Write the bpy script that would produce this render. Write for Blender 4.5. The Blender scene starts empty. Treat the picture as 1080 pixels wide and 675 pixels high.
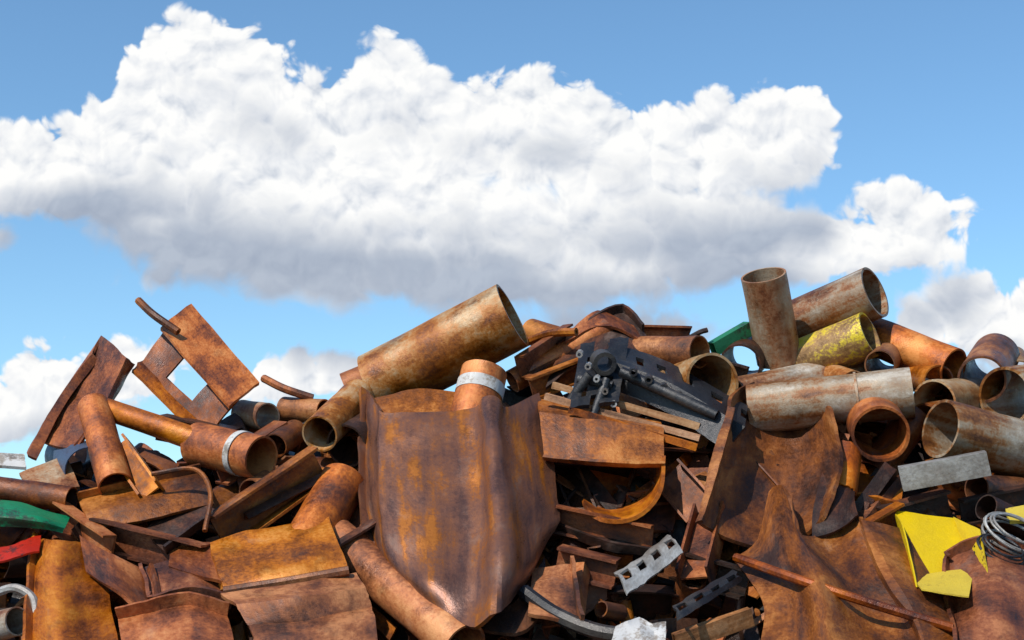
import bpy, math, random
import numpy as np
from mathutils import Vector, Matrix
rnd = random.Random(11)
nr = np.random.RandomState(5)
scene = bpy.context.scene
scene.view_settings.view_transform = 'Standard'
scene.view_settings.look = 'None'
scene.view_settings.exposure = 0
PITCH = math.radians(10); FP = 1600.0
CP, SP = math.cos(PITCH), math.sin(PITCH)
CAM = (0.0, -16.0, 1.7)
# ---------------------------------------------------------------- image coordinate helpers (image pixel + chosen depth -> world metres)
def Q(px, py, y):
    xr = (px-540)/FP; yu = (337.5-py)/FP
    dy = CP-yu*SP; dz = SP+yu*CP
    t = (y-CAM[1])/dy
    return np.array([xr*t, y, CAM[2]+dz*t])
def D(py): return -1.2+(675-py)/325*3.4
def P(px, py, o=0): return Q(px, py, D(py)+o)
def norm(v):
    v = np.asarray(v, float); return v/(np.linalg.norm(v)+1e-9)
# ---------------------------------------------------------------- materials
MAT = {}
def ramp(nt, fac, stops, interp='LINEAR'):
    r = nt.nodes.new('ShaderNodeValToRGB'); r.color_ramp.interpolation = interp
    el = r.color_ramp.elements
    while len(el) < len(stops): el.new(0.5)
    for e, (p, c) in zip(el, stops):
        e.position = p; e.color = (c[0], c[1], c[2], 1)
    nt.links.new(fac, r.inputs[0]); return r.outputs[0]
def mth(nt, op, a, b=None, c=None, clamp=False):
    n = nt.nodes.new('ShaderNodeMath'); n.operation = op; n.use_clamp = clamp
    for i, x in enumerate((a, b, c)):
        if x is None: continue
        if isinstance(x, (int, float)): n.inputs[i].default_value = x
        else: nt.links.new(x, n.inputs[i])
    return n.outputs[0]
def vmth(nt, op, a, b=None, out=0):
    n = nt.nodes.new('ShaderNodeVectorMath'); n.operation = op
    for i, x in enumerate((a, b)):
        if x is None: continue
        if isinstance(x, (tuple, list)): n.inputs[i].default_value = x
        else: nt.links.new(x, n.inputs[i])
    return n.outputs[out]
def noise(nt, vec, scale, detail=6, rough=0.6, dim='3D'):
    n = nt.nodes.new('ShaderNodeTexNoise'); n.noise_dimensions = dim; n.inputs['Scale'].default_value = scale
    n.inputs['Detail'].default_value = detail; n.inputs['Roughness'].default_value = rough
    nt.links.new(vec, n.inputs['Vector']); return n
def mixc(nt, fac, a, b, mode='MIX'):
    n = nt.nodes.new('ShaderNodeMix'); n.data_type = 'RGBA'; n.blend_type = mode
    for i, x in ((0, fac), (6, a), (7, b)):
        if isinstance(x, (int, float)): n.inputs[i].default_value = x
        elif isinstance(x, tuple): n.inputs[i].default_value = (x[0], x[1], x[2], 1)
        else: nt.links.new(x, n.inputs[i])
    return n.outputs[2]
def metal(key, name, stops, paint=None, cover=0.5, rough=(0.22, 0.82), spec=0.5, bump=0.5, streak=0.2, vary=0.65, stain=0.65, sf=9, met=0.22, grey=0.3):
    m = bpy.data.materials.new(name); m.use_nodes = True; nt = m.node_tree
    bs = nt.nodes['Principled BSDF']
    at = nt.nodes.new('ShaderNodeAttribute'); at.attribute_name = 'lc'
    pv = nt.nodes.new('ShaderNodeAttribute'); pv.attribute_name = 'pv'
    lc = at.outputs['Vector']; p = pv.outputs['Fac']
    n1 = noise(nt, lc, 1.7, 7, 0.6).outputs[0]
    n2 = noise(nt, vmth(nt, 'MULTIPLY', lc, (sf, sf, 0.8)), 1.0, 3, 0.55).outputs[0]
    n3 = noise(nt, lc, 26, 6, 0.7).outputs[0]
    n4 = noise(nt, lc, 100, 3, 0.7).outputs[0]
    n5 = noise(nt, vmth(nt, 'MULTIPLY', lc, (2.9, 2.9, 2.0)), 1.0, 6, 0.66).outputs[0]
    f = mth(nt, 'MULTIPLY_ADD', n1, 1.0-streak*0.6, mth(nt, 'MULTIPLY_ADD', n2, streak, mth(nt, 'MULTIPLY', n3, 0.32)))
    f = mth(nt, 'MULTIPLY_ADD', mth(nt, 'SUBTRACT', f, 0.66+streak*0.2), 3.2, 0.5)
    col = ramp(nt, f, stops)
    if grey:   # patches where bare grey-brown mill scale shows through the rust
        gm = mth(nt, 'MULTIPLY_ADD', n5, -9.0, 3.7, clamp=True)
        col = mixc(nt, mth(nt, 'MULTIPLY', gm, grey), col, (0.20, 0.145, 0.12))
    st = mth(nt, 'MULTIPLY_ADD', n5, 7.0, -3.8, clamp=True)
    col = mixc(nt, mth(nt, 'MULTIPLY', st, stain), col, mixc(nt, 0.3, (0.020, 0.011, 0.009), col))
    pit = mth(nt, 'MULTIPLY_ADD', n3, 7.0, -4.3, clamp=True)
    col = mixc(nt, mth(nt, 'MULTIPLY', pit, 0.6), col, (0.03, 0.014, 0.010))
    fl = mth(nt, 'MULTIPLY_ADD', n4, 9.0, -5.6, clamp=True)
    col = mixc(nt, mth(nt, 'MULTIPLY', fl, 0.2), col, (0.42, 0.21, 0.10))
    if paint:
        pm = mth(nt, 'MULTIPLY_ADD', mth(nt, 'MULTIPLY_ADD', n3, 0.45, mth(nt, 'MULTIPLY_ADD', n1, 0.7, mth(nt, 'MULTIPLY', n2, 0.25))), 14.0, -14*(0.70+(0.5-cover)*0.5), clamp=True)
        pc = mixc(nt, n5, tuple(0.5*x for x in paint), tuple(min(1, 1.25*x) for x in paint))
        col = mixc(nt, pm, col, pc)
    hv = nt.nodes.new('ShaderNodeHueSaturation')
    nt.links.new(col, hv.inputs['Color'])
    nt.links.new(mth(nt, 'MULTIPLY_ADD', p, vary, 1.05-vary*0.5), hv.inputs['Value'])
    fr = mth(nt, 'FRACT', mth(nt, 'MULTIPLY', p, 7.31))
    nt.links.new(mth(nt, 'MULTIPLY_ADD', fr, 0.22, 0.96), hv.inputs['Saturation'])
    nt.links.new(mth(nt, 'MULTIPLY_ADD', mth(nt, 'FRACT', mth(nt, 'MULTIPLY', p, 13.7)), 0.012, 0.494), hv.inputs['Hue'])
    nt.links.new(hv.outputs[0], bs.inputs['Base Color'])
    rr = mth(nt, 'MULTIPLY_ADD', mth(nt, 'MULTIPLY_ADD', n5, -2.2, mth(nt, 'MULTIPLY_ADD', n3, 1.0, 1.1), clamp=True), rough[1]-rough[0], rough[0])
    nt.links.new(rr, bs.inputs['Roughness'])
    bs.inputs['Specular IOR Level'].default_value = spec; bs.inputs['Metallic'].default_value = met
    b = nt.nodes.new('ShaderNodeBump'); b.inputs['Strength'].default_value = bump; b.inputs['Distance'].default_value = 0.016
    nt.links.new(mth(nt, 'MULTIPLY_ADD', n4, 0.35, mth(nt, 'MULTIPLY_ADD', n3, 0.9, n1)), b.inputs['Height'])
    nt.links.new(b.outputs[0], bs.inputs['Normal'])
    MAT[key] = m
metal('or', 'rust_orange', [(0, (0.065, 0.021, 0.010)), (0.3, (0.19, 0.056, 0.017)), (0.6, (0.39, 0.122, 0.031)), (1, (0.55, 0.235, 0.08))])
metal('br', 'rust_brown', [(0, (0.032, 0.013, 0.009)), (0.3, (0.100, 0.032, 0.014)), (0.65, (0.225, 0.070, 0.022)), (1, (0.40, 0.155, 0.055))])
metal('dk', 'rust_dark_gap_shade', [(0, (0.008, 0.006, 0.005)), (0.5, (0.032, 0.014, 0.009)), (1, (0.12, 0.043, 0.020))])  # dark rust, colour deepened further to paint shade into the gaps
metal('pu', 'rust_millscale', [(0, (0.085, 0.042, 0.034)), (0.35, (0.15, 0.068, 0.048)), (0.65, (0.195, 0.082, 0.049)), (0.88, (0.28, 0.098, 0.036)), (1, (0.36, 0.13, 0.045))], streak=0.75, sf=6, rough=(0.2, 0.55), vary=0.2, bump=0.28, stain=0.3, met=0.4)
metal('tan', 'rust_tan_pipe', [(0, (0.08, 0.030, 0.015)), (0.3, (0.23, 0.082, 0.027)), (0.5, (0.33, 0.155, 0.065)), (0.75, (0.36, 0.23, 0.13)), (1, (0.43, 0.33, 0.22))])
metal('gr', 'grey_weathered_steel', [(0, (0.09, 0.035, 0.018)), (0.3, (0.22, 0.09, 0.038)), (0.5, (0.27, 0.18, 0.115)), (0.75, (0.31, 0.25, 0.19)), (1, (0.43, 0.38, 0.32))], vary=0.35, streak=0.45)
metal('ye', 'worn_yellow_paint', [(0, (0.12, 0.06, 0.02)), (0.5, (0.34, 0.20, 0.08)), (1, (0.42, 0.31, 0.17))], paint=(0.64, 0.48, 0.05), cover=0.55, vary=0.1)
metal('yb', 'yellow_paint', [(0, (0.12, 0.06, 0.02)), (1, (0.30, 0.16, 0.06))], paint=(0.66, 0.47, 0.03), cover=0.86, vary=0.1, rough=(0.35, 0.65))
metal('bk', 'black_paint', [(0, (0.008, 0.009, 0.011)), (0.6, (0.018, 0.019, 0.022)), (1, (0.06, 0.055, 0.05))], rough=(0.25, 0.6), vary=0.2, grey=0)
metal('gn', 'green_paint', [(0, (0.02, 0.05, 0.03)), (1, (0.05, 0.10, 0.06))], paint=(0.012, 0.20, 0.085), cover=0.72, rough=(0.35, 0.6), vary=0.1, grey=0)
metal('rd', 'red_paint', [(0, (0.10, 0.02, 0.02)), (1, (0.2, 0.05, 0.03))], paint=(0.50, 0.015, 0.012), cover=0.72, rough=(0.35, 0.6), vary=0.1, grey=0)
metal('bl', 'blue_paint', [(0, (0.03, 0.04, 0.06)), (1, (0.10, 0.12, 0.16))], paint=(0.06, 0.09, 0.15), cover=0.75, rough=(0.35, 0.6), vary=0.1, grey=0)
metal('wh', 'dirty_white', [(0, (0.18, 0.14, 0.10)), (1, (0.45, 0.42, 0.38))], paint=(0.55, 0.535, 0.51), cover=0.60, vary=0.2, bump=0.2, met=0, rough=(0.4, 0.8))
metal('st', 'bare_steel', [(0, (0.12, 0.10, 0.085)), (0.5, (0.25, 0.24, 0.225)), (1, (0.42, 0.42, 0.41))], rough=(0.3, 0.6), vary=0.3)
metal('wd', 'old_timber', [(0, (0.12, 0.06, 0.03)), (0.5, (0.32, 0.16, 0.075)), (1, (0.48, 0.29, 0.16))], streak=0.7, sf=16, vary=0.3, met=0)
ALLK = list(MAT.keys())
# ---------------------------------------------------------------- mesh builder
def catmull(C, n, lin=False):
    C = np.asarray(C, float); k = len(C)
    if k == 2 or lin:
        t = np.linspace(0, k-1, (k-1)*n+1); i = np.minimum(t.astype(int), k-2); f = (t-i)[:, None, None]
        return C[i]*(1-f)+C[i+1]*f
    E = np.concatenate([[2*C[0]-C[1]], C, [2*C[-1]-C[-2]]])
    t = np.linspace(0, k-1, (k-1)*n+1); i = np.minimum(t.astype(int), k-2); f = (t-i)[:, None, None]
    a, b, c, d = E[i], E[i+1], E[i+2], E[i+3]
    return 0.5*(2*b+(c-a)*f+(2*a-5*b+4*c-d)*f*f+(3*b-a-3*c+d)*f**3)
class Geo:
    def __init__(s): s.V = []; s.L = []; s.PV = []; s.F = []; s.M = []; s.n = 0
    def slab(s, G, LC, t, mat, wrap=False, mask=None, pv=None, dent=0.0, dfreq=2.5):
        G = np.asarray(G, float); n, m = G.shape[:2]
        du = np.gradient(G, axis=0)
        if wrap:
            dv = np.roll(G, -1, 1)-np.roll(G, 1, 1)
        else:
            dv = np.gradient(G, axis=1)
        N = np.cross(du, dv); N /= (np.linalg.norm(N, axis=2, keepdims=True)+1e-9)
        if dent > 0:
            dsp = np.zeros((n, m))
            for k in range(5):
                w = nr.normal(size=3)*dfreq*(1+k*0.9); dsp += np.sin(G@w+nr.uniform(0, 6.28))/(1+k*0.6)
            G = G+N*(dsp*dent*0.6)[..., None]
        if pv is None: pv = rnd.random()
        off = nr.uniform(-20, 20, 3)
        A = G+N*t/2; B = G-N*t/2
        base = s.n
        s.V.append(A.reshape(-1, 3)); s.V.append(B.reshape(-1, 3))
        lc = np.asarray(LC, float).reshape(-1, 3)+off
        s.L.append(lc); s.L.append(lc+np.array([0.013, 0.017, 0.011]))
        s.PV.append(np.full(2*n*m, pv)); s.n += 2*n*m
        nm = n*m; mm = m if wrap else m-1
        mi = ALLK.index(mat)
        a = lambda i, j: base+i*m+(j % m)
        b = lambda i, j: base+nm+i*m+(j % m)
        ok = lambda i, j: (0 <= i < n-1) and ((0 <= j < mm) or wrap) and (mask is None or mask[i][j % mm])
        F = s.F; c0 = len(F)
        for i in range(n-1):
            for j in range(mm):
                if not ok(i, j): continue
                F.append((a(i, j), a(i+1, j), a(i+1, j+1), a(i, j+1)))
                F.append((b(i, j), b(i, j+1), b(i+1, j+1), b(i+1, j)))
                if not ok(i-1, j): F.append((a(i, j), a(i, j+1), b(i, j+1), b(i, j)))
                if not ok(i+1, j): F.append((a(i+1, j+1), a(i+1, j), b(i+1, j), b(i+1, j+1)))
                if not ok(i, j-1): F.append((a(i+1, j), a(i, j), b(i, j), b(i+1, j)))
                if not ok(i, j+1): F.append((a(i, j+1), a(i+1, j+1), b(i+1, j+1), b(i, j+1)))
        s.M += [mi]*(len(F)-c0)
    def sheet(s, rows, t=0.036, mat='br', nu=6, nv=6, lu=False, lv=False, absd=False, mask=None, jag=0.12, dent=0.022, pv=None, lips=()):
        f = Q if absd else P
        C = np.array([[f(*p) for p in r] for r in rows])
        G = catmull(C, nu, lu); G = catmull(G.transpose(1, 0, 2), nv, lv).transpose(1, 0, 2)
        n, m = G.shape[:2]
        if jag:
            G = G.copy()
            for (e, q) in ((0, 1), (-1, -2)):
                G[e] += (G[q]-G[e])*(nr.uniform(0, jag, (m, 1))+0.5*jag*(1+np.sin(np.linspace(0, nr.uniform(3, 12), m)+nr.uniform(0, 6)))[:, None])
                G[:, e] += (G[:, q]-G[:, e])*nr.uniform(0, jag*0.6, (n, 1))
        # folded flanges along chosen edges: (edge, height towards the outside (+) or inside (-) of the heap)
        for (edge, hgt) in lips:
            N = np.cross(np.gradient(G, axis=0), np.gradient(G, axis=1)); N /= np.linalg.norm(N, axis=2, keepdims=True)+1e-9
            if N.mean((0, 1))@np.array([0, -0.8, 0.5]) < 0: N = -N
            if edge == 'b': G = np.concatenate([G, G[-1:]+N[-1:]*hgt*0.5+(G[-1:]-G[-2:-1])*0.12, G[-1:]+N[-1:]*hgt+(G[-1:]-G[-2:-1])*0.14])
            if edge == 't': G = np.concatenate([G[:1]+N[:1]*hgt+(G[:1]-G[1:2])*0.14, G[:1]+N[:1]*hgt*0.5+(G[:1]-G[1:2])*0.12, G])
            if edge == 'r': G = np.concatenate([G, G[:, -1:]+N[:, -1:]*hgt*0.5+(G[:, -1:]-G[:, -2:-1])*0.12, G[:, -1:]+N[:, -1:]*hgt+(G[:, -1:]-G[:, -2:-1])*0.14], axis=1)
            if edge == 'l': G = np.concatenate([G[:, :1]+N[:, :1]*hgt+(G[:, :1]-G[:, 1:2])*0.14, G[:, :1]+N[:, :1]*hgt*0.5+(G[:, :1]-G[:, 1:2])*0.12, G], axis=1)
        n, m = G.shape[:2]
        U = np.linalg.norm(np.diff(G, axis=1), axis=2).mean(0).cumsum(); U = np.concatenate([[0], U])
        W = np.linalg.norm(np.diff(G, axis=0), axis=2).mean(1).cumsum(); W = np.concatenate([[0], W])
        LC = np.zeros((n, m, 3)); LC[..., 0] = U[None]; LC[..., 2] = W[:, None]
        s.slab(G, LC, t, mat, mask=mask, dent=dent, pv=pv)
    def extrude(s, A, B, prof, t, hint, n=8, closed=False, mat='br', dent=0.006, jag=0.0, bend=0.0, twist=0.0, pv=None, sub=2):
        A = np.asarray(A, float); B = np.asarray(B, float); Z = norm(B-A); Ln = np.linalg.norm(B-A)
        h = np.asarray(hint, float); X = h-Z*np.dot(h, Z)
        if np.linalg.norm(X) < 1e-3: X = np.array([1, 0, 0])-Z*Z[0]
        X = norm(X); Y = np.cross(Z, X)
        pr = np.asarray(prof, float)
        if not closed and sub > 1: pr = catmull(pr[:, None, :].repeat(1, 1), sub, True)[:, 0, :]
        k = len(pr); G = np.zeros((n+1, k, 3)); LC = np.zeros((n+1, k, 3))
        j0 = nr.uniform(0, jag, k); j1 = nr.uniform(0, jag, k)
        if jag:
            ph = nr.uniform(0, 6); j0 = j0*0.4+jag*(0.5+0.5*np.sin(np.arange(k)/k*6.283+ph)); j1 = j1*0.4+jag*(0.5+0.5*np.sin(np.arange(k)/k*6.283+ph+2))
        for i in range(n+1):
            f = i/n; z = f*Ln+np.zeros(k)
            if i == 0: z = z+np.minimum(j0, Ln*0.45/n*2)
            if i == n: z = z-np.minimum(j1, Ln*0.45/n*2)
            a = twist*(f-0.5); ca, sa = math.cos(a), math.sin(a)
            x = pr[:, 0]*ca-pr[:, 1]*sa+bend*math.sin(math.pi*f); y = pr[:, 0]*sa+pr[:, 1]*ca
            G[i] = A+z[:, None]*Z+x[:, None]*X+y[:, None]*Y
            LC[i, :, 0] = pr[:, 0]; LC[i, :, 1] = pr[:, 1]; LC[i, :, 2] = z
        s.slab(G, LC, t, mat, wrap=closed, pv=pv, dent=dent)
    def ring(s, A, B, r, t=0.014, mat='br', seg=28, n=6, dent=0.003, jag=0.0, pv=None, oval=1.0, bend=0.0):
        a = np.arange(seg)/seg*2*math.pi
        s.extrude(A, B, np.stack([np.cos(a)*r, np.sin(a)*r*oval], 1), t, (0.3, -0.2, 1), n=n, closed=True, mat=mat, dent=dent, jag=jag, pv=pv, bend=bend)
    def ibeam(s, A, B, h, w, t, hint, mat='br', pv=None, n=6, bend=0, twist=0):
        if pv is None: pv = rnd.random()
        kw = dict(n=n, mat=mat, pv=pv, bend=bend, twist=twist, dent=0.0)
        s.extrude(A, B, [(h/2, -w/2), (h/2, w/2)], t, hint, **kw)
        s.extrude(A, B, [(-h/2, -w/2), (-h/2, w/2)], t, hint, **kw)
        s.extrude(A, B, [(-h/2+t*0.4, 0), (h/2-t*0.4, 0)], t*0.8, hint, **kw)
    def channel(s, A, B, w, d, t, hint, mat='br', **kw):
        s.extrude(A, B, [(-w/2, d), (-w/2, 0), (w/2, 0), (w/2, d)], t, hint, mat=mat, **kw)
    def tube(s, pts, r, mat='br', seg=8, pv=None):
        pts = np.asarray(pts, float); n = len(pts)
        T = np.gradient(pts, axis=0); T /= np.linalg.norm(T, axis=1, keepdims=True)+1e-9
        G = np.zeros((n, seg, 3)); LC = np.zeros((n, seg, 3)); X = norm(np.cross(T[0], [0.1, 0.2, 1])); L = 0
        q = r*0.72
        for i in range(n):
            X = norm(X-T[i]*np.dot(X, T[i])); Y = np.cross(T[i], X)
            if i: L += np.linalg.norm(pts[i]-pts[i-1])
            for j in range(seg):
                a = j/seg*6.28318; G[i, j] = pts[i]+q*(math.cos(a)*X+math.sin(a)*Y); LC[i, j] = (q*math.cos(a), q*math.sin(a), L)
        s.slab(G, LC, r*0.55, mat, wrap=True, pv=pv)
    def done(s, name, sharp=32):
        me = bpy.data.meshes.new(name); V = np.concatenate(s.V)
        me.from_pydata(V.tolist(), [], s.F)
        used = sorted(set(s.M)); rm = {k: i for i, k in enumerate(used)}
        for k in used: me.materials.append(MAT[ALLK[k]])
        me.polygons.foreach_set('material_index', np.array([rm[k] for k in s.M], dtype=np.int32))
        me.attributes.new('lc', 'FLOAT_VECTOR', 'POINT').data.foreach_set('vector', np.concatenate(s.L).astype(np.float32).ravel())
        me.attributes.new('pv', 'FLOAT', 'POINT').data.foreach_set('value', np.concatenate(s.PV).astype(np.float32))
        me.polygons.foreach_set('use_smooth', np.ones(len(me.polygons), dtype=bool))
        me.set_sharp_from_angle(angle=math.radians(sharp))
        me.update()
        ob = bpy.data.objects.new(name, me); scene.collection.objects.link(ob)
        return ob
def pxm(r, y): return r*(y-CAM[1])/FP
def pipe(A, B, r, mat='tan', t=None, name='steel_pipe', band=None, dent=0.007, jag=0.0, oval=1.0, pv=None, seg=40):
    a = Q(*A); b = Q(*B); rr = pxm(r, (A[2]+B[2])/2)*0.95
    g = Geo(); g.ring(a, b, rr, t or max(0.014, rr*0.10), mat, seg=seg, n=10, dent=dent, jag=jag, oval=oval, pv=pv)
    if band:
        for (f0, f1, bm) in band: g.ring(a+(b-a)*f0, a+(b-a)*f1, rr*1.05+0.006, 0.01, bm, seg=seg, n=2, dent=0)
    return g.done(name)
def sheet(rows, name='steel_plate', **k):
    g = Geo(); g.sheet(rows, **k); return g.done(name)
UP = (0, -0.2, 1)
def chan(A, B, w, d=0.14, mat='br', hint=UP, pv=None, **k):
    g = Geo(); g.channel(P(*A), P(*B), w/100, d, 0.026, hint, mat=mat, pv=pv, jag=0.03, **k); g.done('channel_beam')
def ib(A, B, h, w, mat='br', hint=UP, pv=None):
    g = Geo(); g.ibeam(P(*A), P(*B), h/100, w/100, 0.028, hint, mat=mat, pv=pv); g.done('i_beam')
# ---------------------------------------------------------------- ground
def ground():
    me = bpy.data.meshes.new('ground'); S = 3000
    me.from_pydata([(-S, -S, 0), (S, -S, 0), (S, S, 0), (-S, S, 0)], [], [(0, 1, 2, 3)])
    m = bpy.data.materials.new('gravel_ground'); m.use_nodes = True; nt = m.node_tree; bs = nt.nodes['Principled BSDF']
    tc = nt.nodes.new('ShaderNodeTexCoord'); v = tc.outputs['Object']
    n1 = noise(nt, v, 0.3, 8, 0.6).outputs[0]; n2 = noise(nt, v, 14, 6, 0.7).outputs[0]
    c = ramp(nt, mth(nt, 'MULTIPLY_ADD', n1, 0.5, mth(nt, 'MULTIPLY', n2, 0.5)), [(0.3, (0.05, 0.04, 0.034)), (0.7, (0.13, 0.105, 0.085))])
    nt.links.new(c, bs.inputs['Base Color']); bs.inputs['Roughness'].default_value = 0.95
    b = nt.nodes.new('ShaderNodeBump'); b.inputs['Distance'].default_value = 0.03; nt.links.new(n2, b.inputs['Height']); nt.links.new(b.outputs[0], bs.inputs['Normal'])
    me.materials.append(m); ob = bpy.data.objects.new('ground', me); scene.collection.objects.link(ob)
ground()
# ---------------------------------------------------------------- mound under the scrap
SX = [-500, -200, 0, 40, 100, 160, 250, 300, 350, 400, 480, 560, 620, 700, 780, 850, 950, 1000, 1080, 1300, 1600]
SY = [640, 560, 510, 490, 470, 462, 460, 450, 435, 425, 415, 400, 385, 395, 400, 400, 405, 418, 435, 500, 640]
def sil(px): return float(np.interp(px, SX, SY))
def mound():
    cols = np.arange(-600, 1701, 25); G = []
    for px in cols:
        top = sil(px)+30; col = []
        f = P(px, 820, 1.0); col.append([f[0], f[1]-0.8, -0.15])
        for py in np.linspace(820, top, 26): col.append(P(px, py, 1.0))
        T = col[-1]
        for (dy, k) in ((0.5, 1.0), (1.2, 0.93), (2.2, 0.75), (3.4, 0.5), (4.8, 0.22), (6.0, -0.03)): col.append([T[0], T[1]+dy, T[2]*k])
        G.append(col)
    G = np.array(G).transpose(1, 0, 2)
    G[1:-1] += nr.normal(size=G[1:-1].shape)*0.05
    g = Geo(); g.slab(G, G, 0.02, 'dk', dent=0.08, dfreq=2.0, pv=0.0); g.done('scrap_mound', sharp=20)  # darkest tone: the shade deep in the heap is put into its colour
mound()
# ---------------------------------------------------------------- filler scrap
RM = ['br']*8+['or']*4+['dk']*8+['pu']*2+['tan', 'bk']
def filler():
    g = Geo()
    def piece(pos, L, nrm, mat=None, small=False):
        mat = mat or rnd.choice(RM)
        pv = rnd.uniform(0, 0.45)  # low tone range darkens filler colour to stand in for gap shadow
        d = nr.normal(size=3); d -= nrm*np.dot(d, nrm)*rnd.uniform(0.35, 1.0); d = norm(d)
        A = pos-d*L/2; B = pos+d*L/2
        hint = norm(nrm+nr.normal(size=3)*0.7)
        k = rnd.random(); w = L*rnd.uniform(0.3, 0.65); t = rnd.uniform(0.014, 0.030)
        bend = rnd.uniform(-0.12, 0.12)*L
        if k < 0.28:
            c = rnd.uniform(-0.35, 0.35)*w
            hx = np.cross(d, hint)
            g.extrude(A, B, [(-w/2, 0), (-w/4, c*.8), (0, c), (w/4, c*.8), (w/2, 0)], t, hx, n=6, mat=mat, dent=0.012, jag=L*0.03, bend=bend*0.5, twist=rnd.uniform(-.3, .3), sub=1, pv=pv)
        elif k < 0.42: w = min(w, 0.32); g.extrude(A, B, [(0, w), (0, 0), (w, 0)], t, hint, n=6, mat=mat, bend=bend, jag=L*0.02, twist=rnd.uniform(-.3, .3), pv=pv)
        elif k < 0.62: w = min(w, 0.38); g.channel(A, B, w, w*0.4, t, hint, mat=mat, n=6, bend=bend, jag=L*0.02, twist=rnd.uniform(-.3, .3), pv=pv)
        elif k < 0.74: w = min(w, 0.34); g.ibeam(A, B, w, w*0.8, t, hint, mat=mat, n=4, bend=bend*0.3, pv=pv)
        elif k < 0.88: g.ring(A, B, min(w*0.4, 0.2), 0.016, mat, seg=20, n=3, jag=0.01, pv=pv)
        else:
            w = min(w, 0.35); q = w*0.3
            g.extrude(A, B, [(-w, 0), (-w*.6, 0), (-w*.35, q), (w*.35, q), (w*.6, 0), (w, 0)], t, np.cross(d, hint), n=6, mat=mat, dent=0.015, jag=L*0.04, twist=rnd.uniform(-.4, .4), pv=pv)
    nf = norm((0, -0.7, 0.75))
    for i in range(1050):
        px = rnd.uniform(-420, 1500); top = sil(px)
        L = 0.45+0.75*rnd.random()**1.4
        py = rnd.uniform(top+12, 800); o = rnd.uniform(0.28, 1.0)
        if py < top+35: L *= 0.6
        piece(P(px, py, o), L, nf)
    for i in range(300):
        px = rnd.uniform(-100, 1180); py = rnd.uniform(sil(px)+14, 720)
        piece(P(px, py, rnd.uniform(0.15, 0.6)), rnd.uniform(0.16, 0.34), nf)
    for i in range(320):   # far side of the heap
        px = rnd.uniform(-420, 1500); T = P(px, sil(px)+22, 0.9); f = rnd.uniform(0, 1)
        k = np.interp(f*6, [0, .5, 1.2, 2.2, 3.4, 4.8, 6], [1, 1, .93, .75, .5, .22, 0])
        piece(np.array([T[0], T[1]+f*6, T[2]*k+0.0]), rnd.uniform(0.4, 1.3), norm((0, 0.6, 0.8)))
    g.done('scrap_metal_pile')
filler()
# ---------------------------------------------------------------- pipes
pipe((395, 408, 2.15), (541, 333, 1.75), 37, 'tan', pv=0.4)
pipe((366, 412, 2.05), (402, 396, 2.05), 19, 'or', t=0.03)
pipe((378, 417, 1.85), (337, 458, 0.75), 19, 'tan')
pipe((98, 428, 1.1), (122, 512, 0.2), 17, 'or', pv=0.6)
pipe((108, 430, 1.15), (225, 470, 0.75), 12, 'or', pv=0.4)
pipe((208, 468, 0.95), (276, 483, 0.35), 23, 'or', band=[(0.66, 0.74, 'wh')], pv=0.45)
pipe((362, 508, 0.45), (322, 578, -0.3), 25, 'or', pv=0.75)
pipe((345, 562, 0.1), (490, 682, -1.6), 24, 'or', pv=0.55)
pipe((498, 446, 1.0), (511, 392, 1.25), 25, 'or', band=[(0.52, 0.74, 'wh')], pv=0.6)
pipe((300, 432, 1.7), (342, 434, 1.4), 14, 'or')
pipe((256, 436, 1.6), (282, 440, 1.2), 15, 'gr')
pipe((400, 450, 1.6), (365, 470, 0.9), 23, 'dk')
pipe((822, 380, 2.2), (805, 290, 1.7), 24, 'tan', pv=0.3, t=0.025)
pipe((835, 345, 2.7), (923, 308, 2.0), 28, 'gr', pv=0.1)
pipe((822, 392, 2.4), (918, 352, 1.75), 25, 'ye')
pipe((915, 352, 2.6), (1006, 388, 1.7), 21, 'or', pv=0.75)
pipe((1050, 375, 2.6), (1036, 400, 1.5), 25, 'br')
pipe((1130, 410, 2.2), (1060, 418, 1.3), 31, 'gr')
pipe((775, 420, 1.6), (905, 392, 2.3), 22, 'gr')
pipe((790, 432, 1.3), (962, 414, 0.9), 27, 'gr', pv=0.35, band=[(0.66, 0.675, 'gr')])
pipe((700, 415, 2.4), (752, 402, 1.2), 30, 'tan', pv=0.5)
pipe((650, 372, 2.4), (738, 371, 1.5), 17, 'br')
pipe((1030, 420, 2.2), (985, 424, 1.1), 23, 'tan')
pipe((960, 395, 2.3), (990, 402, 1.6), 17, 'br')
pipe((1120, 486, 1.0), (992, 452, 0.4), 31, 'gr', pv=0.5)
pipe((915, 430, 1.6), (929, 458, 0.35), 29, 'br', t=0.03)
pipe((870, 395, 2.1), (900, 405, 1.5), 14, 'tan')
pipe((893, 474, 0.6), (886, 524, 0.1), 17, 'or', jag=0.05)
pipe((1090, 560, 0.2), (1040, 535, -0.2), 14, 'dk')
pipe((-30, 512, 0.4), (76, 527, 0.1), 13, 'br')
pipe((-30, 668, -1.3), (18, 655, -1.7), 15, 'gr')
pipe((560, 350, 2.7), (600, 362, 2.2), 14, 'br')
pipe((792, 372, 2.6), (780, 385, 1.7), 22, 'dk')
pipe((940, 372, 2.5), (928, 385, 1.6), 16, 'br')
pipe((1068, 378, 2.9), (1075, 395, 2.2), 15, 'tan')
pipe((312, 455, 1.3), (290, 470, 0.8), 13, 'br')
pipe((540, 402, 1.9), (640, 347, 2.3), 13, 'or')
pipe((920, 500, 0.9), (965, 440, 1.2), 18, 'br')
pipe((1010, 440, 1.5), (975, 445, 1.0), 20, 'tan')
pipe((845, 420, 2.0), (885, 408, 1.6), 12, 'or')
pipe((300, 500, 0.9), (265, 520, 0.3), 15, 'br')
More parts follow.
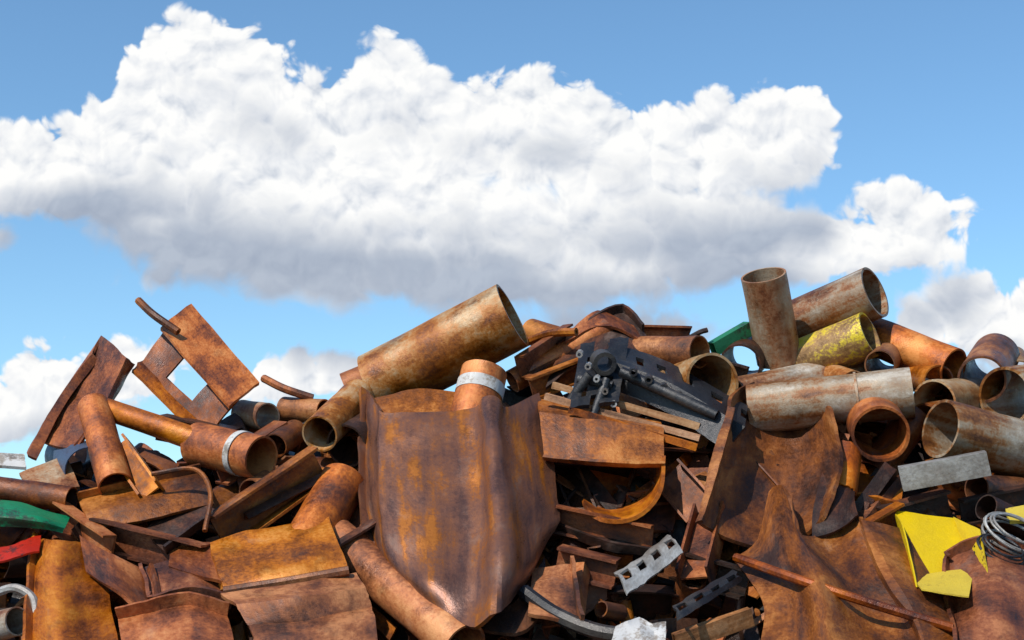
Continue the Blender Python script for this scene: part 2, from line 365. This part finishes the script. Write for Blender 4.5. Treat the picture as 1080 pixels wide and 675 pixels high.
pipe((1085, 520, 0.7), (1030, 515, 0.2), 16, 'br')
# ---------------------------------------------------------------- rods
def rod(pts, r, mat='br', name='steel_rod'):
    g = Geo(); g.tube(catmull(np.array([Q(*p) for p in pts])[:, None, :], 6)[:, 0], pxm(r, 1), mat); return g.done(name)
rod([(146, 317, 2.0), (162, 332, 1.8), (188, 350, 1.7)], 4.5, 'br')
rod([(278, 399, 1.7), (300, 410, 1.5), (330, 420, 1.5)], 4.5, 'or')
rod([(550, 363, 2.2), (580, 352, 1.9), (608, 350, 1.7)], 5, 'or')
rod([(700, 372, 2.0), (735, 352, 1.8), (746, 348, 1.8)], 3, 'dk')
rod([(160, 500, 0), (205, 495, 0), (222, 520, -.2), (216, 560, -.5)], 2.5, 'br')
rod([(-10, 628, -1.2), (15, 620, -1.3), (35, 632, -1.4), (38, 660, -1.6)], 4, 'st')
# ---------------------------------------------------------------- beams and plates: left
sheet([[(28, 484, -.2), (38, 466, .05), (78, 476, -.3), (92, 458, -.1)], [(62, 420, -.1), (74, 406, .2), (112, 426, -.2), (124, 412, 0)],
       [(98, 372, 0), (108, 354, .2), (134, 376, -.15), (142, 384, .05)]], 'sheet_pile', mat='br', pv=0.6, lv=True, jag=.15, t=.035, lips=(('l', .1),))
g = Geo()
g.sheet([[(168, 346, -.35), (201, 320, -.1)], [(242, 430, -.55), (274, 405, -.3)]], mat='or', t=0.04, pv=0.6, jag=.05, dent=.01)
g.sheet([[(138, 392, .1), (150, 380, .3)], [(214, 462, -.1), (230, 448, 0.1)]], mat='or', t=0.04, pv=0.4, jag=.1)
mk = [[not (5 <= i <= 10 and 2 <= j <= 9) for j in range(12)] for i in range(16)]
g.sheet([[(146, 386, 0.2), (186, 334, -.18)], [(222, 455, 0), (258, 416, -.38)]], mat='br', t=0.025, pv=0.4, nu=16, nv=12, mask=mk, jag=.05)
g.done('i_beam')
g = Geo(); g.channel(Q(228, 560, -0.15), Q(335, 487, 0.35), 0.38, 0.2, 0.03, UP, mat='br', pv=0.5); g.done('channel_beam')
g = Geo(); g.channel(Q(258, 548, 0.0), Q(352, 500, 0.45), 0.22, 0.10, 0.02, (0, -0.8, 0.5), mat='dk', pv=0.8); g.done('channel_beam')
g = Geo()
g.sheet([[(222, 573, -.35), (280, 558, -.4), (346, 544, -.35)], [(228, 595, -.6), (290, 582, -.62), (356, 572, -.58)], [(234, 617, -.70), (300, 606, -.75), (366, 596, -.68)], [(240, 626, -.62), (304, 614, -.66), (368, 604, -.6)]], mat='or', pv=0.5, t=0.03, lips=(('l', -.14), ('t', -.12)))
g.tube([Q(236, 624, -1.35), Q(300, 614, -1.3), Q(368, 602, -1.25)], 0.05, 'br'); g.done('sheet_pile')
sheet([[(180, 570, -.2), (228, 572, -.35)], [(178, 600, -.4), (236, 618, -.65)]], mat='br')
sheet([[(42, 568, -.2), (62, 572, -.5), (84, 575, -.25), (104, 580, -.1)], [(36, 620, -.5), (60, 622, -.85), (88, 622, -.6), (114, 622, -.4)], [(34, 690, -.8), (64, 690, -1.15), (96, 690, -.9), (125, 680, -.7)]], mat='or', pv=.25, lips=(('l', .1),))
sheet([[(84, 566, -.25), (120, 588, -.5), (156, 604, -.3)], [(92, 606, -.55), (128, 630, -.85), (168, 668, -.6)]], mat='br', pv=.6, lips=(('r', .12),))
sheet([[(232, 628, -.75), (300, 618, -.85), (376, 606, -.65)], [(250, 640, -.95), (310, 634, -1.1), (386, 622, -.85)], [(262, 662, -.82), (322, 656, -.9), (392, 642, -.72)], [(268, 674, -1.0), (326, 668, -1.1), (396, 652, -.9)], [(255, 715, -1.05), (330, 710, -1.15), (400, 700, -.95)]], mat='br', pv=.7, lu=True)
sheet([[(82, 528, -.15), (150, 512, -.1), (212, 498, 0)], [(90, 545, -.35), (155, 530, -.35), (218, 515, -.2)], [(98, 560, -.25), (160, 548, -.3), (226, 532, -.2)]], mat='br', pv=.5, lu=True, lips=(('t', .1),))
sheet([[(150, 560, -.2), (190, 520, -.1)], [(175, 585, -.3), (235, 540, -.3)]], mat='dk', pv=.9, lips=(('b', .1),))
sheet([[(20, 500, -.1), (70, 480, 0)], [(30, 520, -.2), (85, 515, -.2)]], mat='tan')
sheet([[(150, 600, -.3), (200, 590, -.35), (235, 600, -.3)], [(160, 640, -.55), (205, 630, -.65), (245, 640, -.5)]], mat='br', pv=.3, lips=(('b', .12), ('l', .08)))
sheet([[(125, 655, -.7), (190, 640, -.8), (240, 650, -.7)], [(130, 700, -1), (190, 690, -1.1), (250, 690, -1)]], mat='or', pv=.3, lips=(('t', .14),))
ib((125, 470, -.3), (160, 520, -.3), 22, 22, 'or', (1, -.2, .3))
chan((100, 560, -.1), (220, 590, -.2), 30, mat='br', pv=.3)
chan((62, 540, 0), (120, 580, -.2), 30, mat='or', pv=.3)
ib((230, 500, 0), (300, 455, .1), 24, 24, 'br')
ib((170, 450, .1), (250, 465, .1), 26, 22, 'dk', pv=.9)
chan((270, 520, 0), (240, 440, .2), 28, mat='dk', hint=(1, -.3, .3), pv=.9)
chan((300, 620, -.2), (400, 560, -.1), 30, mat='dk', pv=.9)
chan((380, 560, .1), (370, 500, .1), 26, mat='br', hint=(1, -.3, .3), pv=.6)
g = Geo(); g.ring(Q(70, 480, 1.3), Q(92, 495, 0.6), 0.24, 0.012, 'bl'); g.done('blue_drum')
sheet([[(-60, 528, -.1), (0, 528, -.25), (40, 534, -.35), (74, 545, -.2)], [(-60, 540, -.5), (0, 541, -.65), (40, 546, -.65), (70, 554, -.45)], [(-60, 560, -.4), (0, 556, -.45), (40, 558, -.5), (66, 562, -.4)]], 'green_steel_panel', mat='gn', jag=0.05, dent=.03, t=.02)
sheet([[(-60, 570, -.4), (0, 578, -.5), (44, 566, -.4)], [(-60, 600, -.7), (0, 592, -.7), (42, 582, -.6)]], 'red_steel_panel', mat='rd', jag=0.3, dent=.04, t=.02)
sheet([[(-60, 474, .5), (26, 478, .4)], [(-60, 492, .3), (28, 494, .2)]], 'white_steel_panel', mat='wh', jag=0.1)
# ---------------------------------------------------------------- centre
sheet([[(388, 410, -.10), (400, 428, -.42), (404, 434, -.50), (450, 434, -.60), (500, 430, -.62), (512, 419, -.92), (522, 420, -.94), (534, 430, -.70), (569, 412, -.25)],
       [(386, 470, -.15), (399, 478, -.48), (404, 480, -.56), (450, 482, -.66), (503, 480, -.68), (516, 474, -1.02), (526, 474, -1.04), (540, 480, -.78), (580, 470, -.28)],
       [(387, 530, -.2), (401, 540, -.53), (407, 542, -.62), (452, 550, -.71), (506, 548, -.73), (522, 540, -1.08), (534, 540, -1.10), (549, 542, -.83), (588, 532, -.30)],
       [(394, 568, -.2), (410, 590, -.45), (418, 596, -.56), (456, 612, -.76), (500, 618, -.78), (522, 606, -1.12), (536, 602, -1.12), (550, 600, -.83), (586, 556, -.30)],
       [(408, 588, -.15), (428, 612, -.40), (434, 618, -.46), (466, 642, -.62), (497, 664, -.70), (518, 652, -.98), (530, 642, -.9), (540, 632, -.70), (560, 600, -.25)]],
      'sheet_pile', mat='pu', t=0.04, nu=7, nv=4, jag=0.2, dent=0.020, pv=0.5, lips=(('l', .09), ('r', -.1)))
sheet([[(500, 625, -.3), (540, 640, -.4), (575, 590, -.3)], [(510, 665, -.5), (550, 668, -.6), (580, 640, -.5)]], mat='dk', pv=.5)
sheet([[(392, 422, .1), (440, 412, .1), (500, 416, .0)], [(400, 445, 0), (440, 440, -.05), (500, 440, -.05)]], mat='br', pv=.5)
g = Geo()
g.sheet([[(566, 420, -.2), (640, 434, -.3), (696, 446, -.3)], [(568, 434, -.6), (640, 446, -.68), (700, 456, -.6)], [(574, 484, -.5), (640, 492, -.6), (700, 492, -.55)]], mat='or', t=0.035, lu=True, pv=0.2, jag=.1, lips=(('b', .08),))
a = np.linspace(-0.2, 2.2, 9)
g.sheet([[(650+50*math.cos(x), 492+58*math.sin(x), -.62+0.1*x) for x in a], [(644+50*math.cos(x), 488+48*math.sin(x), .15) for x in a]], mat='or', t=0.04, nu=4, nv=2, jag=0.0, pv=0.4)
g.done('sheet_pile')
for (A, B, r) in (((575, 418, .9), (738, 462, .5), 6), ((583, 406, 1.1), (738, 450, .7), 6), ((600, 432, .6), (735, 472, .4), 5)):
    g = Geo(); g.extrude(Q(*A), Q(*B), [(-.03, -.03), (.03, -.03), (.03, .03), (-.03, .03)], 0.016, UP, closed=True, mat='wd' if r == 6 else 'or', dent=0.008); g.done('timber_batten' if r == 6 else 'steel_bar')
# black machine frame: toothed bracket with a long perforated arm running down to the right
g = Geo()
mk = [[not ((i in (3, 4) and j in (2, 3)) or (i in (7, 8) and j in (6, 7)) or (i in (8, 9) and j in (2,)) or (i < 2 and j in (3, 4, 5)) or (i > 9 and j in (4, 5))) for j in range(10)] for i in range(12)]
g.sheet([[(612, 362, -.5), (664, 356, -.4)], [(600, 434, -.75), (652, 428, -.7)]], mat='bk', t=0.05, nu=12, nv=10, mask=mk, jag=.3, dent=.02)
mk = [[not (j % 5 in (2, 3) and i in (2, 3)) for j in range(28)] for i in range(12)]
g.sheet([[(640, 364, -.3), (700, 382, -.35), (788, 430, -.35)], [(645, 384, -.64), (705, 406, -.7), (786, 450, -.66)], [(650, 412, -.35), (704, 436, -.42), (766, 476, -.4)]], mat='bk', t=0.045, lu=True, jag=.1, nu=6, nv=14, mask=mk)
g.ring(Q(634, 380, 1.2), Q(638, 384, 0.95), 0.11, 0.05, 'bk', seg=20); g.ring(Q(610, 400, 1.0), Q(646, 408, 0.9), 0.05, 0.03, 'bk', seg=14)
g.ring(Q(655, 392, 0.95), Q(756, 438, 0.6), 0.05, 0.03, 'bk', seg=14)
g.ring(Q(600, 425, 0.9), Q(622, 395, 0.8), 0.04, 0.03, 'bk', seg=12); g.ring(Q(625, 440, 0.7), Q(640, 400, 0.8), 0.035, 0.03, 'bk', seg=12)
for i in range(7): g.ring(Q(668+i*16, 390+i*8, .95), Q(668+i*16, 393+i*8, .75), 0.035, 0.02, 'bk', seg=12)
for i in range(5): g.ring(Q(612+i*9, 372+i*13, .85), Q(611+i*9, 374+i*13, .7), 0.03, 0.02, 'st', seg=8)
g.done('machine_frame')
sheet([[(590, 372, .1), (650, 330, .1), (680, 350, .0)], [(575, 410, -.1), (640, 372, -.1), (690, 385, -.1)]], mat='dk', pv=.9, lips=(('t', .12),))
sheet([[(600, 352, .0), (630, 328, .0), (668, 345, 0)], [(596, 362, -.1), (636, 345, -.12), (680, 362, -.1)]], mat='br', pv=.6)
chan((545, 388, -.1), (600, 352, 0), 26, mat='br'); chan((660, 350, .3), (730, 352, .3), 16, mat='or', pv=.3)
ib((560, 410, 0), (625, 385, 0), 24, 20, 'or', pv=.2); chan((670, 362, .2), (790, 395, .1), 16, mat='dk')
g = Geo(); g.extrude(Q(752, 368, 1.9), Q(790, 346, 2.1), [(-.08, -.06), (.08, -.06), (.08, .06), (-.08, .06)], 0.02, UP, closed=True, mat='gn', pv=0); g.done('green_box_section')
# centre gap pieces
chan((585, 545, -.15), (690, 568, -.15), 26, mat='br', pv=.6)
ib((588, 590, -.2), (650, 605, -.2), 26, 22, 'br', pv=.3)
chan((590, 660, -.3), (600, 595, -.2), 34, mat='or', hint=(1, -.4, .2), pv=.3)
ib((625, 560, .3), (600, 500, .3), 26, 24, 'dk', (1, -.3, .2), pv=.8)
chan((705, 500, -.1), (745, 545, -.1), 36, mat='br', hint=(1, -.5, .3), pv=.7)
ib((732, 610, -.3), (750, 540, -.2), 30, 26, 'br', (1, -.4, .1), pv=.6)
chan((700, 590, 0), (790, 615, -.1), 28, mat='dk', pv=.8)
sheet([[(752, 500, .1), (790, 520, .1)], [(748, 560, 0), (785, 580, 0)]], mat='br', pv=.2)
sheet([[(600, 545, .1), (640, 560, .1), (690, 570, .1)], [(590, 560, 0), (640, 580, -.1), (700, 590, 0)]], mat='dk', pv=.9, lips=(('b', .1),))
sheet([[(562, 600, -.4), (604, 596, -.4)], [(556, 650, -.7), (610, 660, -.7)]], mat='br', pv=.7, lips=(('r', .12),))
sheet([[(660, 530, .2), (720, 520, .2)], [(650, 560, .1), (710, 560, .1)]], mat='br', pv=.3, lips=(('t', .1),))
def bracket(rows, mat='st'):
    mk = [[not (i % 4 in (1, 2) and j in (2, 3)) for j in range(6)] for i in range(16)]
    g = Geo(); g.sheet(rows, mat=mat, t=0.025, nu=16, nv=3, mask=mk, jag=.5, dent=.03); g.done('perforated_bracket')
bracket([[(646, 608, -.6), (653, 612, -.8), (660, 630, -.8)], [(706, 564, -.4), (714, 568, -.6), (722, 582, -.6)]], 'st')
bracket([[(705, 640, -.9), (710, 645, -1.05), (715, 655, -1.0)], [(775, 600, -.6), (780, 604, -.8), (785, 612, -.7)]], 'bk')
rod([(552, 624, -1.3), (590, 650, -1.6), (640, 668, -1.8), (700, 668, -1.8)], 7, 'bk', 'rubber_hose')
sheet([[(650, 662, -.9), (662, 655, -1.05), (674, 652, -.9), (688, 658, -1.05), (702, 656, -.9)], [(646, 672, -1.1), (662, 668, -1.05), (675, 666, -1.15), (690, 670, -1), (703, 669, -1.1)], [(640, 690, -1.1), (658, 688, -1.25), (674, 687, -1.1), (688, 690, -1.25), (700, 690, -1.1)]], 'crumpled_plastic_sheet', mat='wh', dent=.02, t=.01, lu=True, lv=True, pv=0)
g = Geo(); g.extrude(Q(712, 678, -1.7), Q(792, 650, -1.5), [(-.08, -.03), (.08, -.03), (.08, .03), (-.08, .03)], 0.02, UP, closed=True, mat='wd'); g.done('timber_plank')
# ---------------------------------------------------------------- right
sheet([[(768, 428, -.9), (776, 412, -.6), (792, 402, -.15), (818, 402, .1), (842, 408, .05), (864, 416, -.3), (878, 432, -.7)],
       [(756, 476, -.9), (766, 468, -.55), (788, 474, -.1), (818, 482, .12), (846, 486, .05), (872, 484, -.35), (888, 486, -.7)],
       [(742, 520, -.85), (754, 520, -.5), (778, 532, -.15), (808, 544, 0), (838, 542, -.1), (866, 530, -.45), (880, 520, -.75)],
       [(734, 552, -.7), (748, 562, -.45), (772, 574, -.3), (800, 582, -.25), (830, 578, -.3), (854, 562, -.5), (870, 546, -.7)]], 'sheet_pile', mat='br', pv=.2, t=0.04, nv=3, jag=.2, dent=.02, lips=(('l', .08),))
sheet([[(868, 500, -.3), (888, 486, -.3), (908, 485, -.2)], [(858, 540, -.5), (882, 545, -.6), (900, 525, -.4)], [(856, 570, -.6), (884, 560, -.6), (905, 545, -.5)]], mat='dk', pv=.9)
sheet([[(774, 592, -.4), (800, 570, -.5), (812, 520, -.35), (830, 516, -.6), (840, 560, -.95), (862, 566, -.5), (900, 545, -.35), (912, 548, -.65), (950, 556, -.45)],
       [(790, 612, -.6), (812, 604, -.75), (826, 586, -.8), (842, 584, -1.05), (860, 590, -1.15), (888, 612, -.7), (925, 604, -.7), (938, 606, -1.0), (988, 622, -.65)],
       [(806, 642, -.8), (832, 638, -.95), (846, 632, -1.0), (860, 632, -1.3), (876, 634, -1.3), (916, 652, -.85), (952, 650, -.85), (966, 650, -1.1), (1006, 656, -.8)],
       [(800, 690, -.9), (836, 690, -1.05), (850, 690, -1.1), (866, 692, -1.35), (884, 692, -1.35), (930, 690, -1.0), (966, 690, -.9), (980, 690, -1.15), (1010, 680, -.85)]], 'sheet_pile', mat='br', pv=.35, t=0.04, nv=4, nu=7, dent=.025)
g = Geo(); g.tube(catmull(np.array([P(776, 588, -.75), P(850, 614, -1.25), P(930, 640, -1.15), P(1004, 662, -1.0)])[:, None, :], 6)[:, 0], 0.045, 'br'); g.done('steel_edge_bar')
sheet([[(1000, 590, -.5), (1040, 575, -.7), (1100, 590, -.5)], [(1005, 640, -.7), (1050, 625, -1.1), (1110, 640, -.8)], [(1010, 690, -1), (1060, 690, -1.2), (1110, 690, -1)]], mat='br', pv=.3, lips=(('t', .1), ('l', .1)))
chan((890, 560, 0), (945, 490, .1), 34, mat='br', hint=(1, -.5, .3), pv=.7)
ib((930, 550, 0), (1000, 530, -.1), 26, 24, 'dk', pv=.9)
chan((855, 600, -.1), (950, 545, -.1), 34, mat='br', pv=.4)
chan((1010, 540, -.1), (1090, 522, -.1), 26, mat='dk', pv=.9)
sheet([[(905, 480, .2), (955, 490, .2)], [(900, 530, 0), (950, 540, 0)]], mat='br', pv=.4, lips=(('b', .12),))
g = Geo(); g.extrude(Q(950, 505, 0.0), Q(1042, 488, -.2), [(-.12, -.09), (.12, -.09), (.12, .09), (-.12, .09)], 0.014, UP, closed=True, mat='st', dent=0.002, pv=.2); g.done('steel_box_section')
g = Geo()
g.sheet([[(944, 538, -.3), (1008, 545, -.35)], [(960, 612, -.55), (1028, 602, -.55)]], mat='yb', t=0.014, jag=.1, dent=.015)
g.sheet([[(960, 608, -.66), (1028, 600, -.66)], [(972, 622, -1.15), (1022, 630, -1.2)]], mat='yb', t=0.014, jag=.1, dent=.01)
g.sheet([[(1006, 545, -.36), (1034, 558, -.8)], [(1026, 600, -.56), (1044, 610, -1.0)]], mat='yb', t=0.014, jag=.1, dent=.01)
g.sheet([[(944, 540, -.32), (950, 550, -.75)], [(958, 610, -.56), (968, 620, -1.0)]], mat='yb', t=0.014, jag=.1, dent=.01)
g.done('yellow_steel_box')
def coil(c, R, turns, r, mat='st', ax=(0.3, -0.6, 0.7)):
    ax = norm(ax); X = norm(np.cross(ax, [0, 1, 0.2])); Y = np.cross(ax, X); pts = []
    for i in range(turns*28):
        a = i/28*6.2832; rr = R*(1+0.09*math.sin(i*0.013*5)+0.04*math.sin(a*2.3))
        pts.append(c+rr*(math.cos(a)*X+math.sin(a)*Y*0.8)+ax*(0.18*math.sin(i*0.021)+0.02*math.sin(a*1.37)))
    g = Geo(); g.tube(pts, r, mat, seg=6); g.done('wire_coil')
coil(P(1066, 572, -.6), 0.30, 9, 0.013); coil(P(1050, 590, -.6), 0.22, 5, 0.011, 'bk')
sheet([[(1060, 538, -.5), (1100, 530, -.5)], [(1065, 552, -.7), (1100, 552, -.6)]], 'yellow_steel_plate', mat='yb')
# ---------------------------------------------------------------- world: Nishita sky + cumulus
AZ, EL = math.radians(-42), math.radians(46)
SUN = Vector((math.sin(AZ)*math.cos(EL), -math.cos(AZ)*math.cos(EL), math.sin(EL)))
ELL = [(60, 182, 135, 66), (188, 98, 74, 96), (258, 95, 64, 82), (160, 180, 150, 85), (325, 150, 100, 84), (405, 98, 50, 72), (470, 140, 100, 74),
       (560, 142, 100, 76), (660, 165, 110, 78), (755, 158, 85, 72), (832, 148, 52, 68), (400, 248, 270, 86), (230, 228, 150, 72), (560, 264, 240, 76), (730, 245, 150, 70),
       (958, 242, 76, 54), (880, 258, 80, 48), (800, 272, 80, 36), (1000, 335, 78, 48), (1065, 350, 75, 62), (975, 365, 65, 38), (40, 405, 85, 48), (5, 435, 65, 46),
       (130, 385, 68, 38), (310, 398, 95, 34), (165, 292, 44, 17), (0, 248, 28, 15), (640, 342, 130, 28), (1180, 180, 60, 30), (-120, 330, 80, 30), (1350, 330, 160, 60), (-420, 250, 160, 70)]
def skyuv(px, py):
    xr = (px-540)/FP; yu = (337.5-py)/FP; dy = CP-yu*SP; return 16*xr/dy, 16*(SP+yu*CP)/dy
w = bpy.data.worlds.new('World'); scene.world = w; w.use_nodes = True; nt = w.node_tree; nt.nodes.clear()
w.cycles.sampling_method = 'NONE'
def newgroup(name):
    gt = bpy.data.node_groups.new(name, 'ShaderNodeTree')
    gt.interface.new_socket('P', in_out='INPUT', socket_type='NodeSocketVector')
    gt.interface.new_socket('V', in_out='OUTPUT', socket_type='NodeSocketFloat')
    return gt, gt.nodes.new('NodeGroupInput').outputs[0], gt.nodes.new('NodeGroupOutput').inputs[0]
gs, gi, go = newgroup('cloud_shape'); acc = None
for (cx, cy, rx, ry) in ELL:
    u, v = skyuv(cx, cy); rx, ry = rx/100, ry/100; m = min(rx, ry)
    d = vmth(gs, 'LENGTH', vmth(gs, 'MULTIPLY', vmth(gs, 'SUBTRACT', gi, (u, v, 0)), (1/rx, 1/ry, 0)), out=1)
    e = mth(gs, 'MULTIPLY_ADD', d, -m, m)
    acc = e if acc is None else mth(gs, 'SMOOTH_MAX', acc, e, 0.2)
gs.links.new(acc, go)
gn, gi, go = newgroup('cloud_noise')
wn = noise(gn, gi, 1.3, 2, 0.5, '2D').outputs[1]
wp = vmth(gn, 'ADD', gi, vmth(gn, 'MULTIPLY', vmth(gn, 'SUBTRACT', wn, (0.5, 0.5, 0.5)), (0.42, 0.42, 0.0)))
n1 = noise(gn, wp, 1.25, 7, 0.52, '2D').outputs[0]
vo = gn.nodes.new('ShaderNodeTexVoronoi'); vo.voronoi_dimensions = '2D'; vo.feature = 'F1'; vo.inputs['Scale'].default_value = 2.0
vo.inputs['Detail'].default_value = 3; vo.inputs['Roughness'].default_value = 0.5
gn.links.new(wp, vo.inputs['Vector'])
vv = mth(gn, 'MULTIPLY', vo.outputs['Distance'], vo.outputs['Distance'])
gn.links.new(mth(gn, 'MULTIPLY_ADD', mth(gn, 'SUBTRACT', n1, 0.5), 0.80, mth(gn, 'MULTIPLY_ADD', vv, -0.27, 0.15)), go)
def call(grp, vec):
    n = nt.nodes.new('ShaderNodeGroup'); n.node_tree = grp; nt.links.new(vec, n.inputs[0]); return n.outputs[0]
tc = nt.nodes.new('ShaderNodeTexCoord'); sx = nt.nodes.new('ShaderNodeSeparateXYZ'); nt.links.new(tc.outputs['Generated'], sx.inputs[0])
ay = mth(nt, 'MAXIMUM', mth(nt, 'ABSOLUTE', sx.outputs[1]), 0.04)
cx = nt.nodes.new('ShaderNodeCombineXYZ')
nt.links.new(mth(nt, 'MULTIPLY', mth(nt, 'DIVIDE', sx.outputs[0], ay), 16), cx.inputs[0])
nt.links.new(mth(nt, 'MULTIPLY', mth(nt, 'DIVIDE', sx.outputs[2], ay), 16), cx.inputs[1])
p = cx.outputs[0]
Lx, Ly = -0.30, 0.95
pe = vmth(nt, 'ADD', p, (Lx*0.13, Ly*0.13, 0)); pb = vmth(nt, 'ADD', p, (Lx*0.75, Ly*0.75, 0)); pd = vmth(nt, 'ADD', p, (0.0, -0.62, 0))
N0 = call(gn, p); N1 = call(gn, pe); S0 = call(gs, p); SB = call(gs, pb); SD = call(gs, pd)
amp = mth(nt, 'MULTIPLY_ADD', mth(nt, 'MULTIPLY', SB, 2.2, clamp=True), -0.5, 1.0)
d0 = mth(nt, 'MULTIPLY_ADD', N0, amp, mth(nt, 'MULTIPLY', S0, 1.45))
rel = mth(nt, 'MULTIPLY_ADD', mth(nt, 'SUBTRACT', N0, N1), 1.9, 0.62, clamp=True)
# underside: cloud overhead towards the sun, open air below
under = mth(nt, 'SUBTRACT', 1.0, mth(nt, 'MULTIPLY', mth(nt, 'MULTIPLY_ADD', N0, -0.35, mth(nt, 'MAXIMUM', SD, -0.05)), 1.9), clamp=True)
dk = mth(nt, 'MULTIPLY', mth(nt, 'MULTIPLY', mth(nt, 'MULTIPLY_ADD', N0, 0.3, SB), 3.4, clamp=True), under)
mr = nt.nodes.new('ShaderNodeMapRange'); mr.interpolation_type = 'SMOOTHSTEP'
nt.links.new(d0, mr.inputs[0]); mr.inputs[1].default_value = -0.05
nt.links.new(mth(nt, 'MULTIPLY_ADD', mth(nt, 'MULTIPLY', SB, 2.0, clamp=True), 0.20, 0.10), mr.inputs[2])
mask = mth(nt, 'MULTIPLY', mr.outputs[0], mth(nt, 'MULTIPLY', sx.outputs[1], 8.0, clamp=True))   # the cloud bank stands on one side of the sky
lit = ramp(nt, rel, [(0, (0.62, 0.67, 0.75)), (0.45, (0.86, 0.88, 0.91)), (0.8, (1.0, 1.0, 0.99))])
shd = ramp(nt, rel, [(0, (0.36, 0.42, 0.53)), (1, (0.47, 0.53, 0.63))])
ccol = mixc(nt, dk, lit, shd)
sky = nt.nodes.new('ShaderNodeTexSky'); sky.sky_type = 'NISHITA'; sky.sun_disc = False
sky.sun_elevation = EL; sky.sun_rotation = math.pi-AZ; sky.air_density = 1.0; sky.dust_density = 0.3; sky.ozone_density = 2.5; sky.altitude = 200
skc = mixc(nt, 1.0, sky.outputs[0], (0.90, 1.14, 1.20), 'MULTIPLY')
b1 = nt.nodes.new('ShaderNodeBackground'); b1.inputs[1].default_value = 0.142; nt.links.new(skc, b1.inputs[0])
b2 = nt.nodes.new('ShaderNodeBackground'); b2.inputs[1].default_value = 1.0; nt.links.new(ccol, b2.inputs[0])
ms = nt.nodes.new('ShaderNodeMixShader'); nt.links.new(mask, ms.inputs[0]); nt.links.new(b1.outputs[0], ms.inputs[1]); nt.links.new(b2.outputs[0], ms.inputs[2])
wo = nt.nodes.new('ShaderNodeOutputWorld'); nt.links.new(ms.outputs[0], wo.inputs[0])
# sun + camera
sl = bpy.data.lights.new('sun', 'SUN'); sl.energy = 5.0; sl.angle = math.radians(0.5); sl.color = (1.0, 0.94, 0.86)
so = bpy.data.objects.new('sun', sl); so.rotation_euler = SUN.to_track_quat('Z', 'Y').to_euler(); scene.collection.objects.link(so)
cd = bpy.data.cameras.new('camera'); cd.lens = 36*FP/1080; cd.sensor_width = 36; cd.clip_end = 10000
co = bpy.data.objects.new('camera', cd); co.location = CAM; co.rotation_euler = (math.radians(90)+PITCH, 0, 0); scene.collection.objects.link(co)
scene.camera = co
